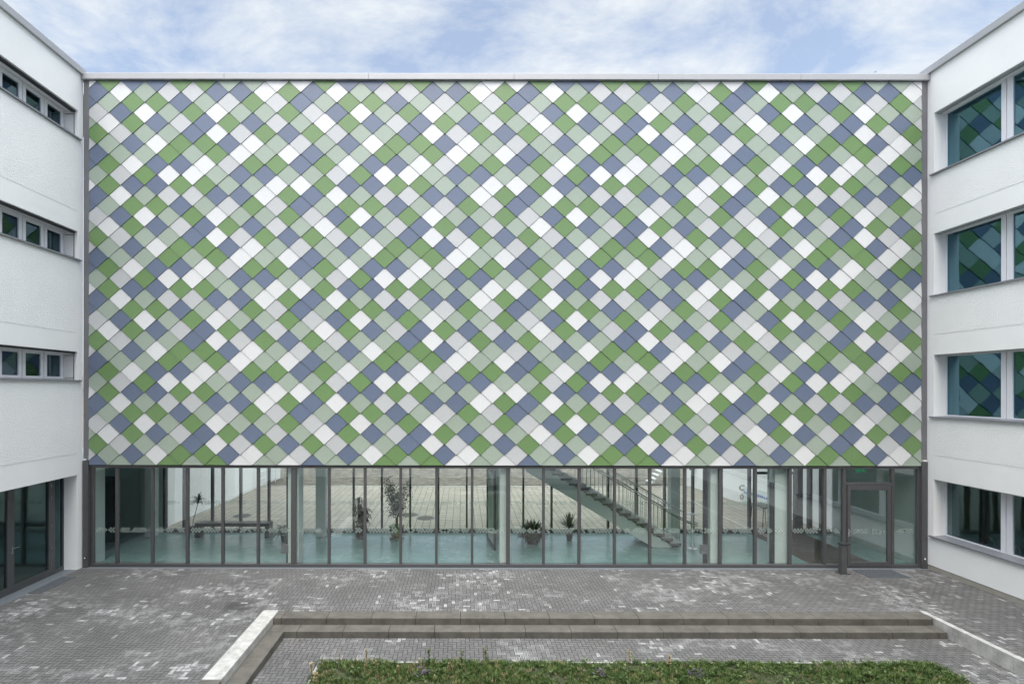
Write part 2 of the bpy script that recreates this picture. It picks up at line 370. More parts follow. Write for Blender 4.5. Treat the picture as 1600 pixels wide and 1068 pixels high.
for i, (px, py, lab) in enumerate([(640, 804, 'round brown manhole cover behind the small ficus tree, the farther of a pair'), (665.5, 809, 'round brown manhole cover right of the small ficus tree, the nearer of a pair'), (378.5, 806, 'round brown manhole cover on the rear paving behind the black bench')]):
    s = (py-VY)/H; cxx, cyy = (px-VX)/s, F/s
    t_ = thing('manhole_cover', (cxx, cyy, 0), lab, 'manhole cover', 'manhole covers in the rear court')
    MB().lathe((cxx, cyy, .001), [(.36, 0), (.36, .008), (.33, .012), (.31, .008)], 28).build('frame', 'grate', t_)
    MB().lathe((cxx, cyy, .001), [(.305, 0), (.305, .012), (.28, .014), (.27, .012)], 28).build('cover', 'mat', t_)

# ------------------------------------------------------------------ steps, kerbs and bed
st_ = thing('stone_steps', (3, 11.3, ZC), 'two long grey stone steps down to the sunken court, turning along its left side', 'steps')
def blocks_x(x0, x1, y0, y1, z0, z1, first, L_):
    x = x0; nxt = first
    while x < x1-.02:
        e = min(nxt, x1)
        MB().box(x+.004, e-.004, y0, y1, z0, z1).build('step_block', 'stone', st_, bevel=.006)
        x = e; nxt += L_
blocks_x(-4.03, 10.06, 11.61, 11.97, -.30, .0, -3.85, .955)
blocks_x(-4.03, 10.06, 11.27, 11.608, -.45, -.137, -3.42, .95)
y = 11.266
for k in range(10):
    e = max(y-(.95 if k else .45), 2.36)
    if y-e > .05: MB().box(-4.03, CL, e+.0015, y-.0015, -.45, -.137).build('step_block', 'stone', st_, bevel=.006)
    y = e
y = 9.13
while y > 2.4:
    e = max(y-.95, 2.36); MB().box(-4.37, -4.035, e+.0015, y-.0015, -.30, 0).build('step_block', 'stone', st_, bevel=.006); y = e
kl = thing('white_kerb', (-4.2, 10.5, 0), 'broad white stone kerb bordering the left flank of the steps', 'kerb')
for a, b in ((9.135, 10.22), (10.223, 11.18), (11.183, 12.0)):
    MB().box(-4.37, -4.035, a, b, -.40, .012).build('kerb_block', 'white stone', kl, bevel=.006)
kr = thing('white_kerb', (10.14, 10, 0), 'narrow white stone kerb running forward from the right end of the steps', 'kerb')
for a, b in ((11.045, 11.99), (9.945, 11.042), (8.85, 9.942), (7.75, 8.847), (6.65, 7.747), (5.55, 6.647), (4.45, 5.547), (3.35, 4.447), (2.36, 3.347)):
    MB().box(10.085, 10.2, a, b, -.55, .014).build('kerb_block', 'white stone', kr, bevel=.005)
BX0, BX1, BY0, BY1 = -2.70, 8.94, 3.2, 10.28
ed = MB(); ed.box(BX0, BX1, BY1-.05, BY1, -.6, ZC+.018); ed.box(BX0, BX0+.05, BY0, BY1-.051, -.6, ZC+.018); ed.box(BX1-.05, BX1, BY0, BY1-.051, -.6, ZC+.018); ed.box(BX0+.051, BX1-.051, BY0, BY0+.05, -.6, ZC+.018)
tag(ed.build('bed_edging', 'white stone'), 'thin pale edging strip around the planted bed', 'edging')
mb = MB(); nx, ny = 70, 44; base = 0
def soilz(x, y):
    e = min(x-BX0, BX1-x, y-BY0, BY1-y); return ZC+.01+.035*min(1, max(0, e/.5))+.02*sin(x*3.1)*cos(y*2.3)*min(1, e)
for j in range(ny+1):
    for i in range(nx+1):
        x = BX0+.052+(BX1-BX0-.104)*i/nx; yy = BY0+.052+(BY1-BY0-.104)*j/ny; mb.v.append((x, yy, soilz(x, yy)))
for j in range(ny):
    for i in range(nx):
        a = j*(nx+1)+i; mb.f.append((a, a+1, a+nx+2, a+nx+1)); mb.mi.append(0); mb.uv.append(None)
struct(mb.build('soil_bed', 'soil', smooth=True))

# ------------------------------------------------------------------ central building
cb = thing('linking_building', (1.17, YW, 0), 'middle building clad in green, blue and white diamond shingles above a glazed ground floor', 'building')
ZT = 2.83
MB().box(XL+.02, XR-.02, 15.02, 18.45, ZT+.06, 13.2).build('upper_wall', 'plaster', cb)
MB().box(wx(140)-.02, wx(1438)+.02, 14.905, 15.015, wz(729)+.03, wz(127)-.01).build('backing', 'backing', cb)
# shingles
PAT = ['GBBGGSSWW', 'BWSLLBBWG', 'SGGBSLGLB', 'LBWSGWSSG', 'WGBLBGBLS', 'GLSSBWLGB', 'SBWGGBWSL', 'BSSGSGWSW', 'GWBBWLGGB', 'SLGWWSBBS']
def clip(P, ax, lim, keep_less):
    Q = []
    for i in range(len(P)):
        a, b = P[i], P[(i+1) % len(P)]
        ia = (a[ax] <= lim) if keep_less else (a[ax] >= lim); ib = (b[ax] <= lim) if keep_less else (b[ax] >= lim)
        if ia: Q.append(a)
        if ia != ib:
            t = (lim-a[ax])/(b[ax]-a[ax]); Q.append(tuple(a[k]+(b[k]-a[k])*t for k in range(2)))
    return Q
mb = MB(); order = 'GBSWL'; PX, PY = 37.42, 16.13
hw, hv = 17.5/SC, 16.6/SC
for r in range(0, 38):
    tip = 145.7+PY*r
    for i in range(-1, 35):
        cxp = (170.6 if r % 2 == 0 else 151.9)+PX*i
        if cxp < 125 or cxp > 1455: continue
        ch = PAT[r % 10][i % 9]
        X0, Z0 = wx(cxp), wz(tip)+hv
        P = [(X0, Z0-hv), (X0+hw-.010, Z0-.012), (X0+hw, Z0+.004), (X0+hw-.02, Z0+.03), (X0+.03, Z0+hv-.01), (X0-.03, Z0+hv-.01), (X0-hw+.02, Z0+.03), (X0-hw, Z0+.004), (X0-hw+.010, Z0-.012)]
        P = clip(P, 0, wx(140), False)
        if len(P) > 2: P = clip(P, 0, wx(1438), True)
        if len(P) > 2: P = clip(P, 1, wz(128.5), True)
        if r >= 37 and len(P) > 2: P = clip(P, 1, wz(726.3), False)
        if len(P) < 3: continue
        dep = lambda z: 14.893-.028*max(0, min(1, ((Z0+hv)-z)/(2*hv)))       # bottom tip stands proud over the row below
        jt = rnd.uniform(-.0012, .0012)
        zc_ = Z0-hv*.02
        if r < 37:      # dark polygon painting the shadow gap along each shingle's lower edges
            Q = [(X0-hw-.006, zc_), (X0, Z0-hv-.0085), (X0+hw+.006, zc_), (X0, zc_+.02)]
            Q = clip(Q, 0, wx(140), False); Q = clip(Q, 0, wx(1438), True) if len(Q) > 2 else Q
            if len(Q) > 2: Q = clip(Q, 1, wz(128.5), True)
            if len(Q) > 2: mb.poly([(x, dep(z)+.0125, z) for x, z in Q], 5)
        tx_ = rnd.uniform(-.006, .006); fr = [(x, dep(z)+jt+(x-X0)*tx_, z) for x, z in P]; bk = [(x, y_+.010, z) for x, y_, z in fr]
        n = len(mb.v); k = len(P); mb.v += fr+bk; mi = order.index(ch)
        mb.f.append(tuple(range(n, n+k))); mb.mi.append(mi); mb.uv.append(None)
        for q in range(k):
            q2 = (q+1) % k; mb.f.append((n+q, n+k+q, n+k+q2, n+q2)); mb.mi.append(mi); mb.uv.append(None)
        mb.f.append(tuple(n+k+q for q in reversed(range(k)))); mb.mi.append(mi); mb.uv.append(None)
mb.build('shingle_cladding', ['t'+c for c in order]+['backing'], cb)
# coping with seams
cz0, cz1 = wz(127.5), wz(118)
xs = [wx(p) for p in (127.5, 352, 576, 802, 1026, 1247, 1450)]
cp = MB()
for a, b in zip(xs, xs[1:]): cp.box(a+.002, b-.002, 14.80, 15.3, cz0, cz1)
cp.box(xs[0]+.02, xs[-1]-.02, 14.82, 15.2, cz0+.01, cz1-.01)
cp.build('coping', 'alu', cb, bevel=.008)
MB().box(XL+.02, XR-.02, 15.3, 18.6, 13.2, 13.3).build('roof', 'midgrey', cb)
for a, b in ((131.2, 139.8), (1438.4, 1447.4)):
    MB().box(wx(a), wx(b), 14.885, 15.0, wz(717), cz0-.003).build('side_channel', 'midgrey', cb, bevel=.004)
    o = MB().box(wx(a), wx(b), 14.86, 15.0, 0.0, wz(719.5)).build('side_channel', 'dark', cb, bevel=.004)
    xm = wx(a+6 if a < 700 else b-7)
    MB().tube([(xm, 14.86, .30), (xm, 14.82, .30), (xm, 14.80, .27)], .012, 8).box(xm-.03, xm+.03, 14.80, 14.815, .285, .315).build('water_tap', 'steel', o)
# front glazing
def decal(x0, x1, y, zc, parent, seed, s=1.0):
    rg = random.Random(seed); mb = MB(); p = .043*s; h_ = .036*s
    n = int((x1-x0-.08)/p); st = x0+(x1-x0-(n-1)*p)/2
    skip = set()
    for _ in range(3): k = rg.randrange(n); skip |= {(k, j) for j in (-1, 1)}
    for i in range(n):
        for j in (-1, 0, 1):
            if (i+j) % 2 or (i, j) in skip or rg.random() < .10: continue
            cx_, cz_ = st+i*p, zc+j*p
            mb.poly([(cx_-h_, y, cz_), (cx_, y, cz_-h_), (cx_+h_, y, cz_), (cx_, y, cz_+h_)])
    return mb.build('frosted_pattern', 'film', parent)
gy = 15.0
mull = [181.1, 236.6, 291.5, 347.0, 402.5, 458, 513.6, 570, 626, 682, 738, 794.4, 850, 905.8, 961.5, 1016.8, 1071.7, 1127, 1182, 1236.5, 1290.6]
thick = {458: 7.5, 794.4: 6}
edges = [(wx(143.5), .05)]
zr0, zr1 = .085, wz(731.5)
MB().box(wx(140.5), wx(1439.5), 14.93, 15.07, .0, zr0-.002).build('bottom_rail', 'dark', cb, bevel=.004)
MB().box(wx(140.5), wx(1439.5), 14.925, 15.07, zr1+.002, ZT+.055).build('top_rail', 'dark', cb, bevel=.004)
for m_ in mull: edges.append((wx(m_), thick.get(m_, 4.1)/SC))
edges.append((wx(1321), .075)); edges.append((wx(1397), .075)); edges.append((wx(1438), .07))
for xc, wd in edges:
    MB().box(xc-wd/2, xc+wd/2, 14.94, 15.03, zr0, zr1).build('mullion', 'dark', cb, bevel=.003)
for i in range(len(edges)-1):
    if i == len(edges)-3: continue
    a = edges[i][0]+edges[i][1]/2; b = edges[i+1][0]-edges[i+1][1]/2
    pn = MB().box(a, b, gy-.005, gy+.005, zr0, zr1).build('pane', 'glass', cb)
    decal(a, b, gy-.008, 1.0, pn, 100+i)
# door bay
xa, xb = wx(1321)+.0375, wx(1397)-.0375; zt = wz(755)
MB().box(xa, xb, 14.935, 15.06, zt-.03, zt+.03).build('transom', 'dark', cb, bevel=.003)
MB().box(xa, xb, gy-.005, gy+.005, zt+.03, zr1).build('pane', 'glass', cb)
dl = MB(); fx0, fx1, fz0, fz1 = xa+.03, xb-.03, .05, zt-.035
gx0, gx1, gz0, gz1 = wx(1329.5), wx(1387.7), wz(877), wz(764.5)
for q in ((fx0, gx0, fz0, fz1), (gx1, fx1, fz0, fz1), (gx0, gx1, fz0, gz0), (gx0, gx1, gz1, fz1)): dl.box(q[0], q[1], 14.915, 14.985, q[2], q[3])
dl.box(xa+.002, fx0-.004, 14.95, 15.05, zr0, zt-.031); dl.box(fx1+.004, xb-.002, 14.95, 15.05, zr0, zt-.031)
door = dl.build('door', 'dark', cb, bevel=.004)
pn = MB().box(gx0, gx1, 14.945, 14.955, gz0, gz1).build('pane', 'glass', door); 
dc = decal(gx0, gx1, 14.942, 1.0, cb, 300); dc.name = 'frosted_pattern'
hx, hz = wx(1326.5), wz(828)
MB().tube([(hx, 14.915, hz), (hx, 14.86, hz), (hx+.02, 14.855, hz), (hx+.15, 14.855, hz)], .011, 8).lathe((hx, 14.9, hz-.03), [(.0, 0), (.0, .0)], 4).box(hx-.02, hx+.02, 14.905, 14.914, hz-.17, hz+.05).tube([(hx, 14.905, hz-.11), (hx, 14.885, hz-.11)], .016, 10).build('handle', 'steel', door)
# letters on the front glazing
text_mesh('letter', 'C', .21, 'letter', cb, (wx(1161.5), gy-.012, wz(762)), (R(90), 0, 0), .0005, .010)
text_mesh('letter', '0', .21, 'letter', cb, (wx(1161.7), gy-.012, wz(776.5)), (R(90), 0, 0), .0005, .010)
# interior
MB().box(XL-6, XR, 15.07, YB-.06, -.4, -.004).build('atrium_floor', 'teal', cb)
MB().box(9.8, 11.6, 15.08, YB-.07, -.003, .004).build('entrance_carpet', 'mat', cb)
MB().box(XL-6, XR, 15.07, YB-.06, ZT+.02, ZT+.055).build('ceiling', 'inwall', cb)
iw = MB(); iw.box(XR-.12, XR-.003, 15.07, YB-.07, 0, ZT+.02); iw.box(XL-6, -10.2, YB-.10, YB-.0, 0, ZT+.02)
iw.box(XL-6.1, XL-6, 15.07, YB, 0, ZT+.02); iw.box(XL-6, XL-.35, 15.07, 15.15, 0, ZT+.02)
iw.build('interior_wall', ['indark'], cb)
MB().box(-11.55, -10.98, 17.3, 17.36, 0, 2.1).build('interior_door', 'black', cb)
colx = [-10.32, -4.68, 1.2, 7.05]
for cx_ in colx:
    hh = .12 if cx_ < -10 else .15
    MB().box(cx_-hh, cx_+hh, 15.10, 15.55, 0, ZT+.02).build('column', 'inwall', cb, bevel=.006)
    MB().box(cx_-.15, cx_+.15, 17.95, 18.25, 0, ZT+.02).build('column', 'inwall', cb, bevel=.006)
MB().box(8.70, 9.08, 15.12, 15.5, 0, ZT+.02).build('column', 'inwall', cb, bevel=.006)
MB().box(8.60, 8.69, 15.12, 15.22, 0, 2.3).build('door_post', 'darker', cb)
# rear glazing
rear = [-10.2]+[-2.735+.967*k for k in range(-7, 15)]+[11.5, 11.9, 12.35]
rw = {0: .18, len(rear)-3: .26, len(rear)-2: .11, len(rear)-1: .17}
MB().box(-10.3, XR-.14, YB-.03, YB+.09, 0, .10).build('rear_rail', 'darker', cb)
MB().box(-10.3, XR-.14, YB-.03, YB+.09, 2.72, ZT+.4).build('rear_rail', 'darker', cb)
for i, x in enumerate(rear):
    wd = rw.get(i, .06); MB().box(x-wd/2, x+wd/2, YB-.05, YB+.10, .10, 2.72).build('mullion', 'darker', cb)
    if i < len(rear)-1:
        b = rear[i+1]-rw.get(i+1, .06)/2; pn = MB().box(x+wd/2, b, YB+.02, YB+.03, .10, 2.72).build('pane', 'rglass', cb)
        if b-x > .5: decal(x+wd/2, b, YB+.015, 1.0, pn, 500+i)
MB().box(10.04, 11.4, YB-.045, YB+.095, 2.0, 2.08).build('transom', 'darker', cb)
MB().box(XL, XR, YB-.15, YB-.02, ZT+.5, 13.2).build('rear_wall', 'plaster', cb)

# ------------------------------------------------------------------ wings
def wall_grid(mb, xf, n, y0, y1, z0, z1, ops, th=.50, m=0):
    ys = sorted({y0, y1, *[v for o_ in ops for v in o_[:2] if y0 < v < y1]}); zs = sorted({z0, z1, *[v for o_ in ops for v in o_[2:] if z0 < v < z1]})
    for i in range(len(ys)-1):
        runs = []; 
        for j in range(len(zs)-1):
            cy, cz = (ys[i]+ys[i+1])/2, (zs[j]+zs[j+1])/2
            hole = any(o_[0] < cy < o_[1] and o_[2] < cz < o_[3] for o_ in ops)
            if not hole:
                if runs and abs(runs[-1][1]-zs[j]) < 1e-6: runs[-1][1] = zs[j+1]
                else: runs.append([zs[j], zs[j+1]])
        for a, b in runs: mb.box(xf, xf+n*th, ys[i], ys[i+1], a, b, m=m)
def rect_frame(mb, xa, xb, y0, y1, z0, z1, t):
    mb.box(xa, xb, y0, y1, z0, z0+t); mb.box(xa, xb, y0, y1, z1-t, z1); mb.box(xa, xb, y0, y0+t, z0+t, z1-t); mb.box(xa, xb, y1-t, y1, z0+t, z1-t)
def sill(parent, xf, n, y0, y1, z):
    mb = MB(); s_ = MB()
    a, b = xf-n*.055, xf+n*.33
    pts = [(a, z-.035), (a, z-.005), (b, z+.02), (b, z-.02)]
    if n < 0: pts = pts[::-1]
    mb.prism_y([(x, zz) for x, zz in pts], y0-.08, y1-.001); mb.prism_y([(xf-n*.055, z-.035), (xf-n*.055, z-.005), (xf-n*.004, z-.0), (xf-n*.004, z-.035)][::(1 if n > 0 else -1)], y1-.001, y1+.09)
    mb.box(a-n*.002, a+n*.004, y0-.08, y1+.09, z-.045, z-.003)
    return mb.build('sill', 'sill', parent)
def room(parent, xf, n, y0, y1, z0, z1, dep=3.2):
    mb = MB(); a = xf+n*.52; b = xf+n*dep
    mb.box(b, b+n*.1, y0-.6, y1+.6, z0-1, z1+.4); mb.box(a, b, y0-.7, y0-.6, z0-1, z1+.4); mb.box(a, b, y1+.6, y1+.7, z0-1, z1+.4)
    mb.box(a, b, y0-.6, y1+.6, z0-1.1, z0-1); mb.box(a, b, y0-.6, y1+.6, z1+.4, z1+.5)
    return mb.build('room', 'room', parent)
# --- left wing
lw = thing('left_wing', (XL, 8, 0), 'white plastered wing on the left with narrow ribbon windows and dark doors', 'building')
rowsL = [(11.61, 12.39), (8.34, 9.13), (5.08, 5.88)]
unitsL = [(14.70, 6), (9.7, 6)]; PL = .692
opsL = [(-.2+0, 0, 0, 0)][:0]
for z0, z1 in rowsL:
    for ye, nn in unitsL: opsL.append((ye-nn*PL-.03, ye, z0, z1))
opsL.append((10.3, 14.70, -.4, 2.56)); opsL.append((5.0, 9.2, -.4, 2.56))
mb = MB(); wall_grid(mb, XL, -1, -.3, 14.90, -.4, 13.42, opsL); mb.build('wall', 'plaster', lw)
def rough_panels(xf, n, y0, y1, bands, parent):
    mb = MB()
    for a, b in bands: mb.box(xf-n*.005, xf+n*.004, y0, y1, a, b)
    mb.build('coarse_plaster', 'rough', parent)
rough_panels(XL, -1, -.2, 14.62, [(3.14, 5.02), (6.39, 8.28), (9.67, 11.55)], lw)
def left_window(ye, nn, z0, z1):
    y0 = ye-nn*PL-.03; fx = XL-.355
    mb = MB()
    for k in range(nn):
        b = ye-.03-k*PL; a = b-PL
        rect_frame(mb, fx, fx-.07, a+.012, b-.012, z0+.03, z1-.02, .095)
    mb.box(fx-.02, fx-.06, y0, ye, z0+.01, z1)           # outer carrier, sits behind the casements
    mb2 = MB(); mb2.box(fx-.03, fx-.08, y0, ye, z1-.025, z1); mb2.box(fx-.03, fx-.08, y0, ye, z0, z0+.03)
    for k in range(nn+1): yy = ye-.03-k*PL; mb2.box(fx-.03, fx-.08, yy-.012, yy+.012, z0+.03, z1-.025)
    mb.f = mb.f[:-6]; mb.mi = mb.mi[:-6]; mb.uv = mb.uv[:-6]; mb.v = mb.v[:-8]
    off = len(mb.v); mb.v += mb2.v; mb.f += [tuple(i+off for i in f) for f in mb2.f]; mb.mi += mb2.mi; mb.uv += mb2.uv
    win = mb.build('window', 'pvc', lw)
    for k in range(nn):
        b = ye-.03-k*PL-.107; a = b-PL+.214
        MB().box(fx-.03, fx-.045, a, b, z0+.125, z1-.115).build('pane', 'winL', win)
    sill(win, XL, -1, y0, ye, z0+.04)
    br = MB()
    for yy in (ye-.02, y0+.02):
        br.tube([(XL-.09, yy, z0+.01), (XL-.09, yy, z1)], .008, 6)
    for zz in (z0+.10, z1-.10): br.tube([(XL-.09, ye-.02, zz), (XL-.33, ye-.02, zz)], .007, 6)
    br.box(XL-.06, XL-.16, y0+.02, ye-.005, z1-.045, z1-.004)
    br.build('blind_rail', 'darker', win)
    room(win, XL, -1, y0, ye, z0, z1)
for z0, z1 in rowsL:
    for ye, nn in unitsL: left_window(ye, nn, z0, z1)
def left_doors(y0, y1, first):
    fx = XL-.36
    mb = MB(); mb.box(fx, fx-.09, y0, y1, 0, .03); mb.box(fx, fx-.09, y0, y1, 2.47, 2.56)
    MB().box(XL-.003, XL-.5, y0, y1, -.4, -.003).build('threshold', 'grate', lw)
    # sidelight near the corner, then leaf pairs
    segs = [(y1, y1-.04), (y1-.34, y1-.54), (y1-1.63, y1-1.83), (y1-2.02-.9, y1-2.02-1.1), (y1-3.98, y0)]
    for a, b in segs: mb.box(fx, fx-.09, b, a, .03, 2.47)
    fr = mb.build('door_frame', 'dark', lw, bevel=.004)
    for k, (a, b) in enumerate(zip(segs, segs[1:])):
        s_, e_ = b[0], a[1]
        if k == 0: MB().box(fx-.03, fx-.045, s_, e_, .10, 2.47).build('pane', 'winG', fr); MB().box(fx-.002, fx-.08, s_, e_, .03, .10).build('bottom_rail', 'dark', fr); continue
        MB().box(fx-.002, fx-.08, s_, e_, .03, .17).build('bottom_rail', 'dark', fr)
        pn = MB().box(fx-.03, fx-.045, s_, e_, .17, 2.47).build('pane', 'winG', fr)
    hy = y1-1.70
    MB().tube([(fx, hy, 1.07), (fx+.055, hy, 1.07), (fx+.06, hy+.02, 1.07), (fx+.06, hy+.15, 1.07)], .011, 8).box(fx+.001, fx+.008, hy-.02, hy+.02, .93, 1.12).build('handle', 'steel', fr)
    hg = MB()
    for zz in (.3, .72, 1.3, 2.03, 2.35): hg.tube([(fx+.012, y1-.47, zz-.05), (fx+.012, y1-.47, zz+.05)], .012, 8)
    hg.build('hinges', 'steel', fr)
    room(fr, XL, -1, y0, y1, 1.02, 2.3)
left_doors(10.3, 14.70, True); left_doors(5.0, 9.2, False)
cpl = MB()
for a, b in ((11.9, 15.2), (8.9, 11.896), (5.9, 8.896), (2.9, 5.896), (-.3, 2.896)): cpl.box(XL+.07, XL-.45, a, b, 13.42, 13.60)
cpl.build('coping', 'alu', lw, bevel=.008)
MB().box(XL-10, XL-.45, -.3, 18, 13.2, 13.3).build('roof', 'midgrey', lw)
# --- rear continuation of the left wing
def slab_wall(mb, p, q, z0, z1, th, m=0):
    d = Vector((q[0]-p[0], q[1]-p[1])).normalized(); nrm = Vector((-d.y, d.x))*th
    P = [Vector(p), Vector(q), Vector(q)+nrm, Vector(p)+nrm]; n = len(mb.v)
    mb.v += [(v.x, v.y, z0) for v in P]+[(v.x, v.y, z1) for v in P]
    for f in ((0,3,2,1),(4,5,6,7),(0,1,5,4),(1,2,6,5),(2,3,7,6),(3,0,4,7)): mb.f.append(tuple(n+i for i in f)); mb.mi.append(m); mb.uv.append(None)
mb = MB(); slab_wall(mb, (-10.50, 18.72), (-9.95, 29.8), -.4, 3.2, .4); slab_wall(mb, (-10.50, 18.72), (-9.95, 29.8), 3.2, 9.0, .4); mb.build('rear_wall', 'rough', lw)
mb = MB(); slab_wall(mb, (-10.495, 18.73), (-9.945, 29.79), 2.2, 2.55, .1); mb.build('rear_band', 'plaster', lw)
# --- right wing
rw_ = thing('right_wing', (XR, 8, 0), 'white plastered wing on the right with large blue tinted windows', 'building')
rowsR = [(10.68, 12.355), (7.40, 9.10), (4.13, 5.83), (.905, 2.47)]
unitsR = [(14.69, 3), (8.7, 3)]; PR = 1.76
opsR = [(ye-nn*PR-.02, ye, z0, z1) for z0, z1 in rowsR for ye, nn in unitsR]
mb = MB(); wall_grid(mb, XR, 1, -.3, 14.90, .13, 13.48, opsR); mb.build('wall', 'plaster', rw_)
MB().box(XR+.012, XR+.5, -.3, 14.90, -.4, .129).build('plinth', 'plinth', rw_)
rough_panels(XR, 1, -.2, 14.62, [(3.12, 4.07), (6.38, 7.34), (9.62, 10.62)], rw_)
def right_window(ye, nn, z0, z1, gm):
    y0 = ye-nn*PR-.02; fx = XR+.31; mb = MB()
    for k in range(nn):
        b = ye-.01-k*PR; a = b-PR
        lo, hi = (.015, .09)
        bb = b-.0; 
        # slim fixed pane frame with a broad post on the near side
        mb.box(fx, fx+.07, a+.24, b, z0, z0+.085); mb.box(fx, fx+.07, a+.24, b, z1-.045, z1); mb.box(fx, fx+.07, b-.025, b, z0+.085, z1-.045)
        mb.box(fx-.012, fx+.07, a+.125, a+.24, z0, z1); mb.box(fx, fx+.07, a+.0, a+.115, z0, z1); mb.box(fx+.03, fx+.07, a+.115, a+.125, z0, z1)
    win = mb.build('window', 'pvc', rw_, bevel=.003)
    for k in range(nn):
        b = ye-.01-k*PR; a = b-PR
        MB().box(fx+.03, fx+.045, a+.24, b-.025, z0+.085, z1-.045).build('pane', gm, win)
    sill(win, XR, 1, y0, ye, z0+.04)
    br = MB(); br.box(XR+.06, XR+.17, y0+.02, ye-.005, z1-.03, z1-.003)
    br.build('blind_rail', 'alu', win)
    room(win, XR, 1, y0, ye, z0, z1, 3.6)
for i, (z0, z1) in enumerate(rowsR):
    for ye, nn in unitsR: right_window(ye, nn, z0, z1, 'winG' if i == 3 else 'winR')
cpr = MB()
for a, b in ((12.2, 15.2), (9.2, 12.196), (6.2, 9.196), (3.2, 6.196), (-.3, 3.196)): cpr.box(XR-.07, XR+.45, a, b, 13.48, 13.67)
cpr.build('coping', 'alu', rw_, bevel=.008)
MB().box(XR+.45, XR+10, -.3, 18, 13.2, 13.3).build('roof', 'midgrey', rw_)
mb = MB(); slab_wall(mb, (11.45, 27.9), (12.72, 18.72), -.4, 9.0, .4); rwl = mb.build('rear_wall', 'rough', rw_)
MB().box(11.30, 11.52, 26.9, 27.05, .9, 1.12).build('vent', 'black', rw_)
# --- opposite wing, just behind the camera
ow = thing('opposite_wing', (1.2, -.3, 0), 'white wing facing the diamond clad building, seen only as a reflection in its glazing', 'building')
mb = MB(); ops = []
for zz in (1.0, 4.2, 7.5, 10.7):
    for k in range(6): ops.append((XL+1.2+k*3.75, XL+1.2+k*3.75+2.6, zz, zz+1.7))
tmp = MB(); wall_grid(tmp, 0, 1, XL, XR, -.4, 13.4, ops, th=.5)
mb.v = [(y, -.3-x, z) for x, y, z in tmp.v]; mb.f = [tuple(reversed(f)) for f in tmp.f]; mb.mi = tmp.mi; mb.uv = tmp.uv
mb.build('wall', 'plaster', ow)
for (a, b, c, d) in ops:
    fr = MB(); 
    for q in ((a, b, c, c+.08), (a, b, d-.06, d), (a, a+.07, c+.08, d-.06), (b-.07, b, c+.08, d-.06), ((a+b)/2-.06, (a+b)/2+.06, c+.08, d-.06)): fr.box(q[0], q[1], -.62, -.55, q[2], q[3])
    w_ = fr.build('window', 'pvc', ow)
    MB().box(a+.07, b-.07, -.60, -.59, c+.08, d-.06).build('pane', 'winL', w_)
MB().box(XL, XR, -4, -3.8, -.4, 13).box(XL, XR, -3.8, -.8, 13, 13.1).build('rear_wall', 'room', ow)

# ------------------------------------------------------------------ things in the court
bl = thing('bollard_light', (10.15, 14.5, 0), 'dark grey bollard light standing left of the glazed entrance door', 'bollard light')
MB().box(10.02, 10.30, 14.40, 14.62, .0, .012).build('base_plate', 'darker', bl, bevel=.003)
MB().box(10.085, 10.225, 14.44, 14.58, .012, .745).build('post', 'dark', bl, bevel=.006)
MB().box(10.08, 10.32, 14.428, 14.592, .748, .80).build('lamp_head', 'darker', bl, bevel=.006)
MB().box(10.25, 10.31, 14.45, 14.57, .742, .7475).build('lens', 'exitwhite', bl)
# exit sign
es = thing('exit_sign', (11.24, 15.35, 2.6), 'small green exit sign with white arrow hanging behind the door transom', 'exit sign')
MB().box(11.12, 11.38, 15.34, 15.37, 2.57, 2.68).build('panel', 'exitgreen', es)
sm = MB(); sm.box(11.175, 11.19, 15.334, 15.339, 2.62, 2.66); sm.poly([(11.155, 15.336, 2.622), (11.1825, 15.336, 2.592), (11.21, 15.336, 2.622)])
sm.box(11.285, 11.335, 15.335, 15.3395, 2.585, 2.665); sm.build('symbol', 'exitwhite', es)
rn = MB(); rn.box(11.30, 11.314, 15.331, 15.3345, 2.615, 2.645); rn.lathe((11.312, 15.333, 2.648), [(.0055, 0), (.006, .006), (.004, .01)], 8)
rn.box(11.296, 11.304, 15.331, 15.3345, 2.59, 2.615); rn.box(11.312, 11.322, 15.331, 15.3345, 2.595, 2.62); rn.build('running_figure', 'exitgreen', es)
MB().tube([(11.25, 15.355, 2.68), (11.25, 15.355, ZT+.02)], .006, 6).build('hanger', 'steel', es)

# ------------------------------------------------------------------ staircase
sc_ = thing('staircase', (6.6, 17.3, 0), 'pale open staircase with block treads and a steel baluster railing inside the glazed hall', 'staircase')
RUN, RISE = .26, .154
for i in range(19):
    xc = 6.61-RUN*i; zt_ = .157+RISE*i
    if zt_ > 3.0: break
    MB().box(xc-.172, xc+.172, 16.803, 17.897, zt_-.085, zt_-.016, m=1).box(xc-.175, xc+.175, 16.80, 17.90, zt_-.016, zt_).build('tread', ['stair', 'stairface'], sc_)  # tread body coloured darker than its thin top plate
def up(x): return .055+(6.61-x)*(RISE/RUN)
mb = MB(); XE = 2.0
saw = [(5.92, -.003), (6.52, -.003), (6.52, .07)]
for i in range(0, 17):
    x = 6.52-RUN*(i+1); z = .157+RISE*i-.087
    saw += [(x, z), (x, z+RISE)] if x > XE else []
saw = [(5.92, .0), (6.50, .0), (6.50, .06)]+[(XE, up(XE)-.0)]+[(XE, 1.667+(3.12-XE)*.6)]
mb.prism_y(saw, 16.86, 17.84); mb.build('stringer', 'inwall', sc_)
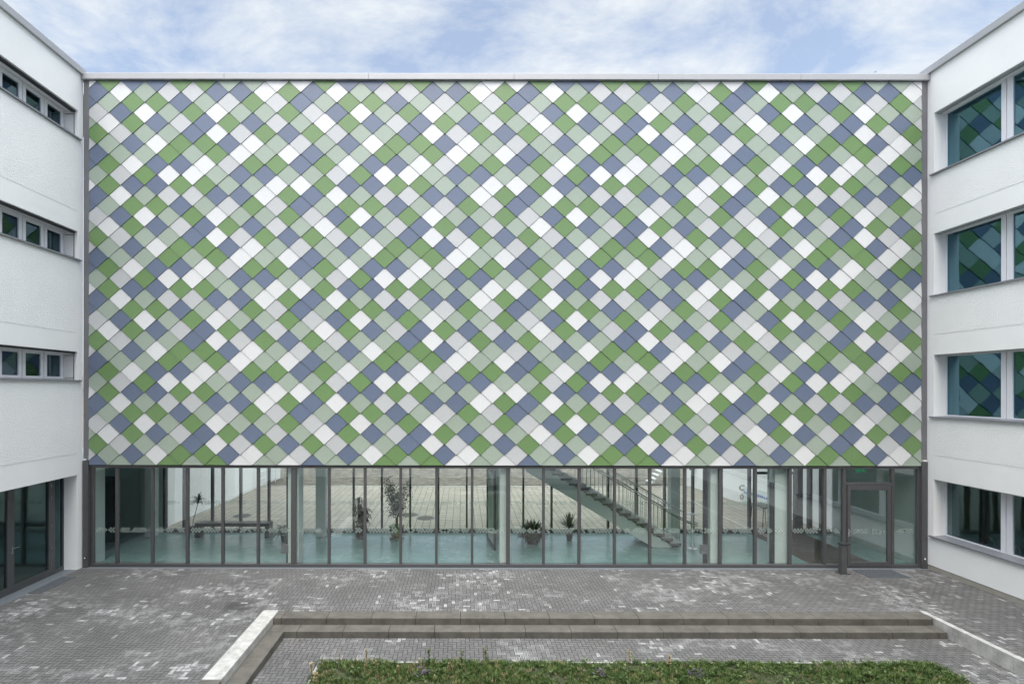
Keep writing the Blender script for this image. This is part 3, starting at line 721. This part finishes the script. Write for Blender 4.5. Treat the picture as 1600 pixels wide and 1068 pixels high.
for yy, zo, nm in ((16.83, 0, 0), (17.87, .22, 1)):
    def rz(x): return .91+(6.82-x)*.578+zo
    pts = [(7.22, yy, rz(7.22)+.0), (6.0, yy, rz(6.0)), (4.0, yy, rz(4.0)), (3.4, yy, rz(3.4))]
    MB().tube([(7.30, yy+.03, rz(7.22)-.02)]+pts, .021, 8).build('handrail', 'steel' if nm == 0 else 'rail', sc_, smooth=True)
    MB().tube([(6.9, yy, rz(6.9)-.07), (3.4, yy, rz(3.4)-.07)], .013, 6).build('lower_rail', 'black' if nm == 0 else 'rail', sc_)
    if nm == 0: MB().tube([(6.72, yy, .24), (3.2, yy, .24+3.52*.592)], .008, 6).build('bottom_bar', 'rail', sc_)
    x = 6.70; k = 0
    while x > 3.6:
        zb = .157+RISE*max(0, round((6.61-x)/RUN))
        MB().tube([(x, yy, zb), (x, yy, rz(x)-.07)], .0085, 6).build('baluster', 'rail', sc_); x -= .13
# rostrum / stand
ps = thing('pedestal_stand', (7.08, 16.7, 0), 'slim steel pedestal stand with a round top, right of the staircase foot', 'stand')
MB().lathe((7.08, 16.7, 0), [(.15, 0), (.15, .012), (.03, .03)], 24).build('base', 'steel', ps)
MB().tube([(7.08, 16.7, .03), (7.08, 16.7, 1.05)], .022, 12).build('post', 'rail', ps)
MB().lathe((7.08, 16.7, 1.05), [(.03, 0), (.16, .02), (.16, .035), (.03, .036)], 24).build('top', 'steel', ps)
MB().tube([(7.08+.16*cos(a*pi/8), 16.7+.16*sin(a*pi/8), .80) for a in range(17)], .01, 6).build('ring', 'black', ps)
# door leaves standing open in the hall
def leaf(p, q, label, digit=False):
    t = thing('fire_door', (p[0], p[1], 0), label, 'door')
    mb = MB(); slab_wall(mb, p, q, .01, .12, .05); slab_wall(mb, p, q, 2.3, 2.42, .05)
    d = (Vector(q)-Vector(p)); a = Vector(p)+d*.12; b = Vector(q)-d*.12
    slab_wall(mb, p, tuple(a), .12, 2.3, .05); slab_wall(mb, tuple(b), q, .12, 2.3, .05); mb.build('leaf_frame', 'darker', t)
    mb = MB(); n_ = Vector((-d.y, d.x)).normalized()*.02; slab_wall(mb, tuple(a+n_), tuple(b+n_), .12, 2.3, .012); mb.build('panel', 'indark', t)
    return t
dl_ = leaf((.80, 17.75), (.98, 16.45), 'dark fire door standing open beside a pale column, with a large pale 0 on it')
ang = math.atan2(16.45-17.75, .98-.80)
text_mesh('digit', '0', .95, 'palegreen', dl_, (.868, 17.12, 1.15), (R(90), 0, ang), .001, .016)
text_mesh('lettering', 'C\nC', .22, 'yellow', dl_, (.868, 17.12, 2.0), (R(90), 0, ang), .001, .01)
for px, lab in ((451.5, 'dark steel post with a small control box beside the left hall column'), (1101, 'dark steel post with a small control box beside the hall column right of the stairs')):
    x = wx(px, 55.8); t = thing('control_post', (x, 15.2, 0), lab, 'post', 'steel posts beside the hall columns')
    MB().box(x-.05, x+.06, 15.17, 15.24, 0, ZT+.01).build('post', 'darker', t, bevel=.003)
    MB().box(x-.17, x+.04, 15.10, 15.165, .32, .575).build('control_box', 'midgrey', t, bevel=.006)
# bench
bn = thing('hall_bench', (-7.55, 18.05, 0), 'long black bench standing before the rear glazing of the hall', 'bench')
MB().box(-8.78, -6.32, 17.85, 18.2, .37, .48).build('seat', 'black', bn, bevel=.008)
for a in (-8.78, -6.48): MB().box(a, a+.16, 17.86, 18.19, 0, .368).build('leg', 'black', bn, bevel=.006)

# ------------------------------------------------------------------ plants
def strap(mb, base, az, ln, up_, droop, wd, seg=7, tw=0):
    p = Vector(base); d = Vector((cos(az)*(1-up_), sin(az)*(1-up_), up_)).normalized(); side = Vector((-sin(az), cos(az), 0)); idx = []
    for i in range(seg+1):
        t = i/seg; w_ = wd*(.5+1.6*t if t < .3 else (1-t)/.7+.02)*.5 if True else 0
        n = len(mb.v); mb.v += [tuple(p-side*w_), tuple(p+side*w_)]; idx.append(n)
        p = p+d*(ln/seg); d = (d+Vector((0, 0, -droop/seg))).normalized()
        if p.z < .01: p.z = .01
    for i in range(seg):
        a, b = idx[i], idx[i+1]; mb.f.append((a, a+1, b+1, b)); mb.mi.append(0); mb.uv.append(None)
def pot(parent, x, y, r, h, m, z=0):
    MB().lathe((x, y, z), [(r*.72, 0), (r*.78, .01), (r*.98, h*.9), (r*1.08, h*.92), (r*1.08, h), (r*.95, h), (r*.93, h-.03), (.01, h-.03)], 20).build('pot', m, parent, smooth=False)
def at(px, py): s = (py-VY)/H; return (px-VX)/s, F/s
# thin dracaena by the bench
x, y = at(300.5, 830); t = thing('dracaena_plant', (x, y, 0), 'thin bare stemmed dracaena in a small pot, left of the black bench', 'houseplant')
pot(t, x, y, .11, .16, 'potdark'); MB().tube([(x, y, .1), (x+.06, y, .45), (x+.17, y, .85), (x+.23, y, 1.05)], .014, 7, r2=.01).build('stem', 'bark', t)
mb = MB()
for k in range(34): strap(mb, (x+.22, y, 1.0+rnd.uniform(-.05, .1)), rnd.uniform(0, 2*pi), rnd.uniform(.3, .48), rnd.uniform(.35, .85), rnd.uniform(1.6, 3.2), .05)
mb.build('foliage', 'leafdark', t)
# sprawling plant behind the left column
x, y = -5.65, 17.45; t = thing('trailing_plant', (x, y, 0), 'low arching broad leaved plant half hidden behind the left hall column', 'houseplant')
pot(t, x, y, .17, .24, 'potdark'); mb = MB()
for k in range(46): strap(mb, (x, y, .25), rnd.uniform(0, 2*pi), rnd.uniform(.5, .85), rnd.uniform(.3, .75), rnd.uniform(2, 3.6), .09)
mb.build('foliage', 'leafmid', t)
# droopy dracaena
x, y = at(563, 840); t = thing('drooping_plant', (x, y, 0), 'tall dark plant with drooping strap leaves in a dark pot, left of the ficus', 'houseplant')
pot(t, x, y, .19, .36, 'potdark')
MB().tube([(x, y, .3), (x-.03, y, .8), (x-.05, y, 1.15)], .02, 7, r2=.012).tube([(x+.04, y, .3), (x+.1, y, .6), (x+.16, y, .8)], .018, 7, r2=.012).build('stem', 'bark', t)
mb = MB()
for k in range(230):
    h_ = rnd.random(); b_x = x-.05*h_ if rnd.random() < .6 else x+.05+.12*h_; hz_ = .42+h_*(.8 if b_x < x else .5)
    strap(mb, (b_x, y, hz_), rnd.uniform(0, 2*pi), rnd.uniform(.25, .5), rnd.uniform(.4, .85), rnd.uniform(2.5, 5), .06)
mb.build('foliage', 'leafdark', t)
# ficus
x, y = at(620, 840); t = thing('ficus_tree', (x, y, 0), 'small leafy indoor ficus tree in an olive green pot on the hall floor', 'houseplant')
MB().lathe((x, y, 0), [(.20, 0), (.25, .03), (.25, .05), (.17, .05)], 20).build('saucer', 'potgreen', t)
MB().lathe((x, y, .05), [(.16, 0), (.21, .10), (.17, .17), (.23, .30), (.25, .32), (.25, .35), (.20, .35), (.01, .32)], 20).build('pot', 'potgreen', t, smooth=True)
tr = MB(); tips = []
for k in range(6):
    a = rnd.uniform(0, 2*pi); l_ = rnd.uniform(.12, .42); hh = rnd.uniform(.9, 1.65); pts = [(x+.03*cos(a), y+.03*sin(a), .36)]
    for s_ in range(1, 6):
        f_ = s_/5; pts.append((x+l_*f_**1.5*cos(a)+rnd.uniform(-.02, .02), y+l_*f_**1.5*sin(a), .36+hh*f_))
    tr.tube(pts, .012, 6, r2=.004); tips += [p for p in pts[2:]]
tr.build('trunk', 'bark', t)
lf = MB()
for k in range(2400):
    c = rnd.choice(tips); g1 = lambda s_: rnd.gauss(0, s_)
    p = Vector((c[0]+g1(.11), c[1]+g1(.11), c[2]+g1(.10)))
    if p.z < .62: continue
    a = rnd.uniform(0, 2*pi); d = Vector((cos(a), sin(a), rnd.uniform(-1.2, .1))).normalized()*rnd.uniform(.05, .085); s_ = d.cross(Vector((rnd.uniform(-1, 1), rnd.uniform(-1, 1), 1)))  .normalized()*.018
    lf.poly([p, p+d*.5+s_, p+d, p+d*.5-s_])
lf.build('foliage', 'leafmid', t)
# bushy trailing plant
x, y = 2.25, 17.3; t = thing('bushy_plant', (x, y, 0), 'round bushy dark green plant trailing over its brown planter, left of the yucca', 'houseplant')
MB().lathe((x, y, 0), [(.16, 0), (.20, .05), (.22, .13), (.2, .14), (.01, .13)], 24).build('planter', 'basket', t)
mb = MB()
for k in range(620):
    a = rnd.uniform(0, 2*pi); rr = .27*rnd.random()**.5
    strap(mb, (x+rr*cos(a), y+rr*sin(a), .12+.40*rnd.random()*(1.1-rr*2)), a+rnd.uniform(-.6, .6), rnd.uniform(.22, .42), rnd.uniform(.45, .95), rnd.uniform(1.6, 3.6), .075, 6)
mb.build('foliage', 'leafdark', t)
# yucca
x, y = at(890, 843); t = thing('yucca_plant', (x, y, 0), 'small spiky yucca in a dark pot, left of the staircase', 'houseplant')
pot(t, x, y, .11, .2, 'potdark'); MB().tube([(x, y, .15), (x, y, .38)], .022, 8).build('stem', 'bark', t); mb = MB()
for k in range(64): strap(mb, (x, y, .36+.07*rnd.random()), rnd.uniform(0, 2*pi), rnd.uniform(.42, .60), rnd.uniform(.12, .93), rnd.uniform(.1, .5), .06)
mb.build('foliage', 'leafdark', t)
# ------------------------------------------------------------------ rear court furniture
t = thing('outdoor_stair', (9.9, 27.6, 0), 'small galvanised metal stair standing beyond the rear paving', 'stairs')
for k in range(5): MB().box(9.55+.16*k, 9.75+.16*k, 27.5, 28.3, .16+.18*k, .19+.18*k).build('tread', 'rail', t)
for yy in (27.48, 28.30):
    MB().tube([(9.5, yy, .02), (10.4, yy, 1.05)], .03, 6).build('stringer', 'steel', t)
    MB().tube([(9.5, yy, .02), (9.5, yy, .9), (10.4, yy, 1.95), (10.4, yy, 1.0)], .02, 6).build('handrail', 'steel', t)
t = thing('metal_railing', (-9.75, 27.5, 0), 'low tubular metal railing beside the end of the rear white wall', 'railing')
for zz in (.45, .8, 1.1): MB().tube([(-9.95, 26.4, zz), (-9.8, 28.6, zz)], .025, 6).build('rail', 'rail', t)
for k in range(3): MB().tube([(-9.95+.075*k, 26.4+1.1*k, 0), (-9.95+.075*k, 26.4+1.1*k, 1.12)], .025, 6).build('post', 'rail', t)
t = thing('outdoor_table', (10.87, 19.6, 0), 'thin black table on splayed legs outside the rear doors', 'table')
MB().box(10.6, 11.15, 19.15, 20.0, .70, .73).build('table_top', 'black', t)
for dx in (0, 1):
    for dy in (0, 1): MB().tube([(10.64+.47*dx, 19.2+.75*dy, .70), (10.6+.55*dx, 19.17+.81*dy, 0)], .014, 6).build('leg', 'black', t)
bnr = thing('wall_banner', (12.25, 21.6, .05), 'white banner with a row of small blue lettering on the rear right wall', 'banner')
mb = MB(); slab_wall(mb, (12.03, 23.4), (12.42, 20.6), .05, .78, .02); mb.build('cloth', 'inwall', bnr)
mb = MB(); d = (Vector((12.42, 20.6))-Vector((12.03, 23.4)))
for k in range(22):
    a = Vector((12.02, 23.4))+d*(.06+.04*k); b = a+d*.026; slab_wall(mb, tuple(a-Vector((.006, 0))), tuple(b-Vector((.006, 0))), .48, .48+rnd.uniform(.06, .12), .003)
mb.build('lettering', 'blueprint', bnr)
# ------------------------------------------------------------------ chairs in the ground floor classroom
def chair(x, y, label):
    t = thing('bentwood_chair', (x, y, 0), label, 'chair', 'chairs behind the ground floor window')
    MB().box(x-.2, x+.2, y-.2, y+.2, .43, .455).build('seat', 'wood', t, bevel=.01)
    for dx in (-.17, .17):
        for dy in (-.17, .17): MB().tube([(x+dx, y+dy, 0), (x+dx*.95, y+dy*.95, .43)], .014, 8).build('leg', 'wood', t)
    MB().tube([(x-.17, y-.17, .45)]+[(x-.19, y-.17*cos(pi*k/10), .80+.26*sin(pi*k/10)) for k in range(11)]+[(x-.17, y+.17, .45)], .016, 8).build('backrest', 'wood', t, smooth=True)
chair(13.85, 14.1, 'bentwood chair behind the ground floor window, nearer the glazed building')
chair(13.85, 13.45, 'bentwood chair behind the ground floor window, beside the white mullion')

# ------------------------------------------------------------------ grass and weeds
def leafmat(name, stops):
    m = bpy.data.materials.new(name); m.use_nodes = True; t = m.node_tree; b = t.nodes['Principled BSDF']; b.inputs['Roughness'].default_value = .6; b.inputs['Specular IOR Level'].default_value = .3
    g = t.nodes.new('ShaderNodeNewGeometry'); c = t.nodes.new('ShaderNodeValToRGB')
    c.color_ramp.elements[0].position = 0; c.color_ramp.elements[0].color = (*stops[0][1], 1); c.color_ramp.elements[1].position = 1; c.color_ramp.elements[1].color = (*stops[-1][1], 1)
    for p, cc in stops[1:-1]: e = c.color_ramp.elements.new(p); e.color = (*cc, 1)
    t.links.new(g.outputs['Random Per Island'], c.inputs[0])
    tl = t.nodes.new('ShaderNodeBsdfTranslucent'); mx_ = t.nodes.new('ShaderNodeMixShader'); mx_.inputs[0].default_value = .25
    t.links.new(c.outputs[0], b.inputs['Base Color']); t.links.new(c.outputs[0], tl.inputs[0]); t.links.new(b.outputs[0], mx_.inputs[1]); t.links.new(tl.outputs[0], mx_.inputs[2]); t.links.new(mx_.outputs[0], t.nodes['Material Output'].inputs[0])
    return m
M['blade'] = leafmat('grass blade', [(0, (.02, .04, .010)), (.5, (.045, .085, .018)), (1, (.085, .14, .03))])
M['blade2'] = leafmat('light grass blade', [(0, (.08, .14, .03)), (.6, (.13, .20, .05)), (1, (.22, .27, .09))])
M['blade3'] = leafmat('straw blade', [(0, (.22, .17, .08)), (1, (.42, .35, .2))])
M['weedleaf'] = leafmat('weed leaf', [(0, (.03, .06, .015)), (.6, (.08, .125, .035)), (1, (.17, .21, .08))])
M['dryleaf'] = leafmat('dry leaf', [(0, (.06, .035, .02)), (.6, (.14, .09, .05)), (1, (.24, .18, .10))])
M['straw'] = mat('dry seed stalk', (.34, .27, .15), .8, island=.2)
gr = random.Random(21); mb = MB()
def nz(x, y): return .5+.25*sin(x*1.7+sin(y*2.1)*1.3)+.25*sin(y*3.3+x*.9+sin(x*2.7))
def blade(x, y, h_, w_):
    a = gr.uniform(0, 2*pi); z = soilz(x, y)-.01; ln = gr.uniform(.25, .9)*h_; dx, dy = cos(a), sin(a); sx_, sy_ = -dy*w_, dx*w_
    P = [(x-sx_, y-sy_, z), (x+sx_, y+sy_, z), (x+dx*ln*.35+sx_*.8, y+dy*ln*.35+sy_*.8, z+h_*.62), (x+dx*ln*.35-sx_*.8, y+dy*ln*.35-sy_*.8, z+h_*.62), (x+dx*ln, y+dy*ln, z+h_)]
    n = len(mb.v); mb.v += P; mb.f += [(n, n+1, n+2, n+3), (n+3, n+2, n+4)]; mb.mi += [0, 0]; mb.uv += [None, None]
def clump(x, y, near):
    q = nz(x, y); e = min(x-BX0, BX1-x, BY1-y); left = max(0, min(1, (5.5-x)/5)); hh = (.032+.085*q*gr.random()**1.5+.05*left*gr.random()**2)*(1 if e > .08 else .8)
    u = gr.random(); m = 2 if u < .05+.07*left else (1 if u < .36 else 0)
    for _ in range(gr.randint(9, 20) if near else 7):
        n0 = len(mb.mi); blade(x+gr.gauss(0, .022), y+gr.gauss(0, .022), hh*gr.uniform(.6, 1.15), gr.uniform(.0025, .005) if near else .007)
        for k in range(n0, len(mb.mi)): mb.mi[k] = m
for _ in range(14500):
    near = _ < 12500
    x = gr.uniform(BX0-.0, BX1+.0); y = gr.uniform(9.0, BY1+.005) if near else gr.uniform(BY0, 9.0)
    if nz(x*1.9+4, y*2.7) < .3 and gr.random() < .7: continue
    clump(x, y, near)
struct(mb.build('grass', ['blade', 'blade2', 'blade3']), 'stuff')
mb = MB()
for _ in range(330):
    x = gr.uniform(BX0+.05, BX1-.05); y = gr.uniform(8.9, BY1-.03) if _ < 260 else gr.uniform(BY0, 8.9); z = soilz(x, y)+.02
    for k in range(gr.randint(6, 14)):
        a = gr.uniform(0, 2*pi); l_ = gr.uniform(.03, .075); zz = z+gr.uniform(0, .08); d = Vector((cos(a), sin(a), gr.uniform(-.1, .9))).normalized(); s_ = Vector((-sin(a), cos(a), gr.uniform(-.3, .3)))*l_*.33
        p = Vector((x+gr.gauss(0, .03), y+gr.gauss(0, .03), zz)); mb.poly([p, p+d*l_*.5+s_, p+d*l_, p+d*l_*.5-s_])
struct(mb.build('ground_cover', 'weedleaf'), 'stuff')
M['purple'] = leafmat('purple grey leaf', [(0, (.05, .035, .055)), (1, (.16, .13, .17))])
for px, py, ref in ((663, 1052, 'in the left half of the bed'), (937, 1052, 'in the middle of the bed'), (1087, 1054, 'right of the bed centre')):
    s_ = (py-VY)/(H-ZC-.1); x, y = (px-VX)/s_, F/s_; z = ZC+.08; t = thing('purple_weed', (x, y, z), 'low purple grey leafed weed '+ref, 'weed', 'purple weeds in the bed'); mb = MB()
    for k in range(46):
        a = gr.uniform(0, 2*pi); l_ = gr.uniform(.03, .055); d = Vector((cos(a), sin(a), gr.uniform(.1, .9))).normalized(); q_ = Vector((-sin(a), cos(a), gr.uniform(-.3, .3)))*l_*.42
        p = Vector((x+gr.gauss(0, .07), y+gr.gauss(0, .06), z+gr.uniform(0, .09))); mb.poly([p, p+d*l_*.5+q_, p+d*l_, p+d*l_*.5-q_])
    mb.build('leaves', 'purple', t); MB().tube([(x, y, z-.04), (x, y, z+.08)], .005, 5).build('stalk', 'weedleaf', t)
# taller weeds and seed stalks
wl = [(530, 1030, .30, 's'), (574, 1030, .36, 's'), (569, 1042, .26, 's'), (657, 1032, .20, 's'), (672, 1022, .28, 'g'), (757, 1026, .36, 's'), (760, 1020, .30, 'g'), (722, 1024, .26, 'g'), (985, 1022, .28, 'y'), (1046, 1026, .22, 'y'), (590, 1038, .24, 's'), (488, 1040, .22, 'y'), (492, 1052, .2, 'y'), (625, 1046, .22, 's'), (700, 1040, .22, 's'), (1120, 1040, .15, 'g'), (1270, 1034, .16, 'g')]
words = {'s': 'pale dry seed stalk', 'g': 'green leafy weed', 'y': 'yellowish flowering weed'}
refs = ['near the left corner of the bed', 'rising tallest in the left part of the bed', 'short and close before the tall left stalk', 'left of the green weed', 'left of the bed centre above the edging', 'tallest in the middle of the bed', 'just right of the tallest middle stalk', 'left of the tallest middle stalk', 'alone right of the bed centre', 'small, furthest right of the yellowish ones', 'right of the tall left stalks', 'overhanging the left end of the edging', 'lowest at the left edge of the bed', 'near the front between the left and middle stalks', 'near the front before the middle stalks', 'low, in the right half of the bed', 'low, furthest right in the bed']
for (px, py, h_, kd), ref in zip(wl, refs):
    s_ = (min(py+14, 1066)-VY)/(H-ZC-.05); x = (px-VX)/s_; y = min(F/s_, BY1-.06); z = ZC+.05
    t = thing('weed', (x, y, z), words[kd]+' '+ref, 'weed', 'weeds standing above the grass bed')
    lx, ly = gr.uniform(-.03, .03), gr.uniform(-.02, .02)
    pts = [(x, y, z), (x+lx*.4, y+ly*.4, z+h_*.5), (x+lx, y+ly, z+h_)]
    MB().tube(pts, .006, 5, r2=.003).build('stalk', 'straw' if kd == 's' else 'weedleaf', t)
    mb = MB()
    for k in range(70 if kd == 's' else 40):
        f_ = gr.uniform(.45, 1) if kd == 's' else gr.uniform(.15, 1); a = gr.uniform(0, 2*pi); p = Vector((x+lx*f_, y+ly*f_, z+h_*f_))
        l_ = .026 if kd == 's' else gr.uniform(.03, .06); d = Vector((cos(a), sin(a), .8 if kd == 's' else .2)).normalized()
        s2 = Vector((-sin(a), cos(a), 0))*l_*.3; mb.poly([p, p+d*l_*.5+s2, p+d*l_, p+d*l_*.5-s2])
    mb.build('seed_head' if kd == 's' else 'leaves', {'s': 'straw', 'g': 'weedleaf', 'y': 'straw'}[kd], t)
# fallen leaves and crumbs in corners
mb = MB()
spots = [(gr.uniform(XL+.2, XR-.2), gr.uniform(12.1, 14.7), .003) for _ in range(60)]+[(gr.uniform(-3.6, -3.2), gr.uniform(10.7, 11.2), ZC+.004) for _ in range(16)]+[(gr.uniform(-3.6, 9.9), CB-abs(gr.gauss(0, .05))-.01, ZC+.004) for _ in range(60)]+[(gr.uniform(-10, -4.6), gr.uniform(8, 12), .003) for _ in range(35)]+[(XR-.05-abs(gr.gauss(0, .08)), gr.uniform(9, 14.8), .003) for _ in range(50)]+[(10.05-abs(gr.gauss(0, .03)), gr.uniform(8, 11.1), ZC+.004) for _ in range(40)]
for x, y, z in spots:
    a = gr.uniform(0, 2*pi); l_ = gr.uniform(.012, .035); d = Vector((cos(a), sin(a), .3))*l_; s_ = Vector((-sin(a), cos(a), .1))*l_*.5; p = Vector((x, y, z+.002)); mb.poly([p-s_*.2, p+d*.5+s_, p+d, p+d*.5-s_])
struct(mb.build('fallen_leaves', 'dryleaf'), 'stuff')
# bird in the sky
bx, bz_, by = (1367-VX)/F*110, H+(VY-112)/F*110, 110
bd = MB(); bd.tube([(bx-.22, by, bz_), (bx-.12, by, bz_+.02), (bx+.05, by, bz_+.02), (bx+.18, by, bz_+.04), (bx+.24, by, bz_+.035)], .045, 8, r2=.03)
bird = thing('bird', (bx, by, bz_), 'tiny dark bird flying above the right end of the roof', 'bird'); bd.build('body', 'black', bird, smooth=True)
for s_ in (-1, 1): MB().prism_y([(bx-.05, bz_+.02), (bx+.08, bz_+.02), (bx+.02, bz_+.05)], by, by+.01).tube([(bx, by, bz_+.03), (bx-.02, by+s_*.2, bz_+.12), (bx-.1, by+s_*.42, bz_+.10)], .03, 6, r2=.008).build('wing', 'black', bird)
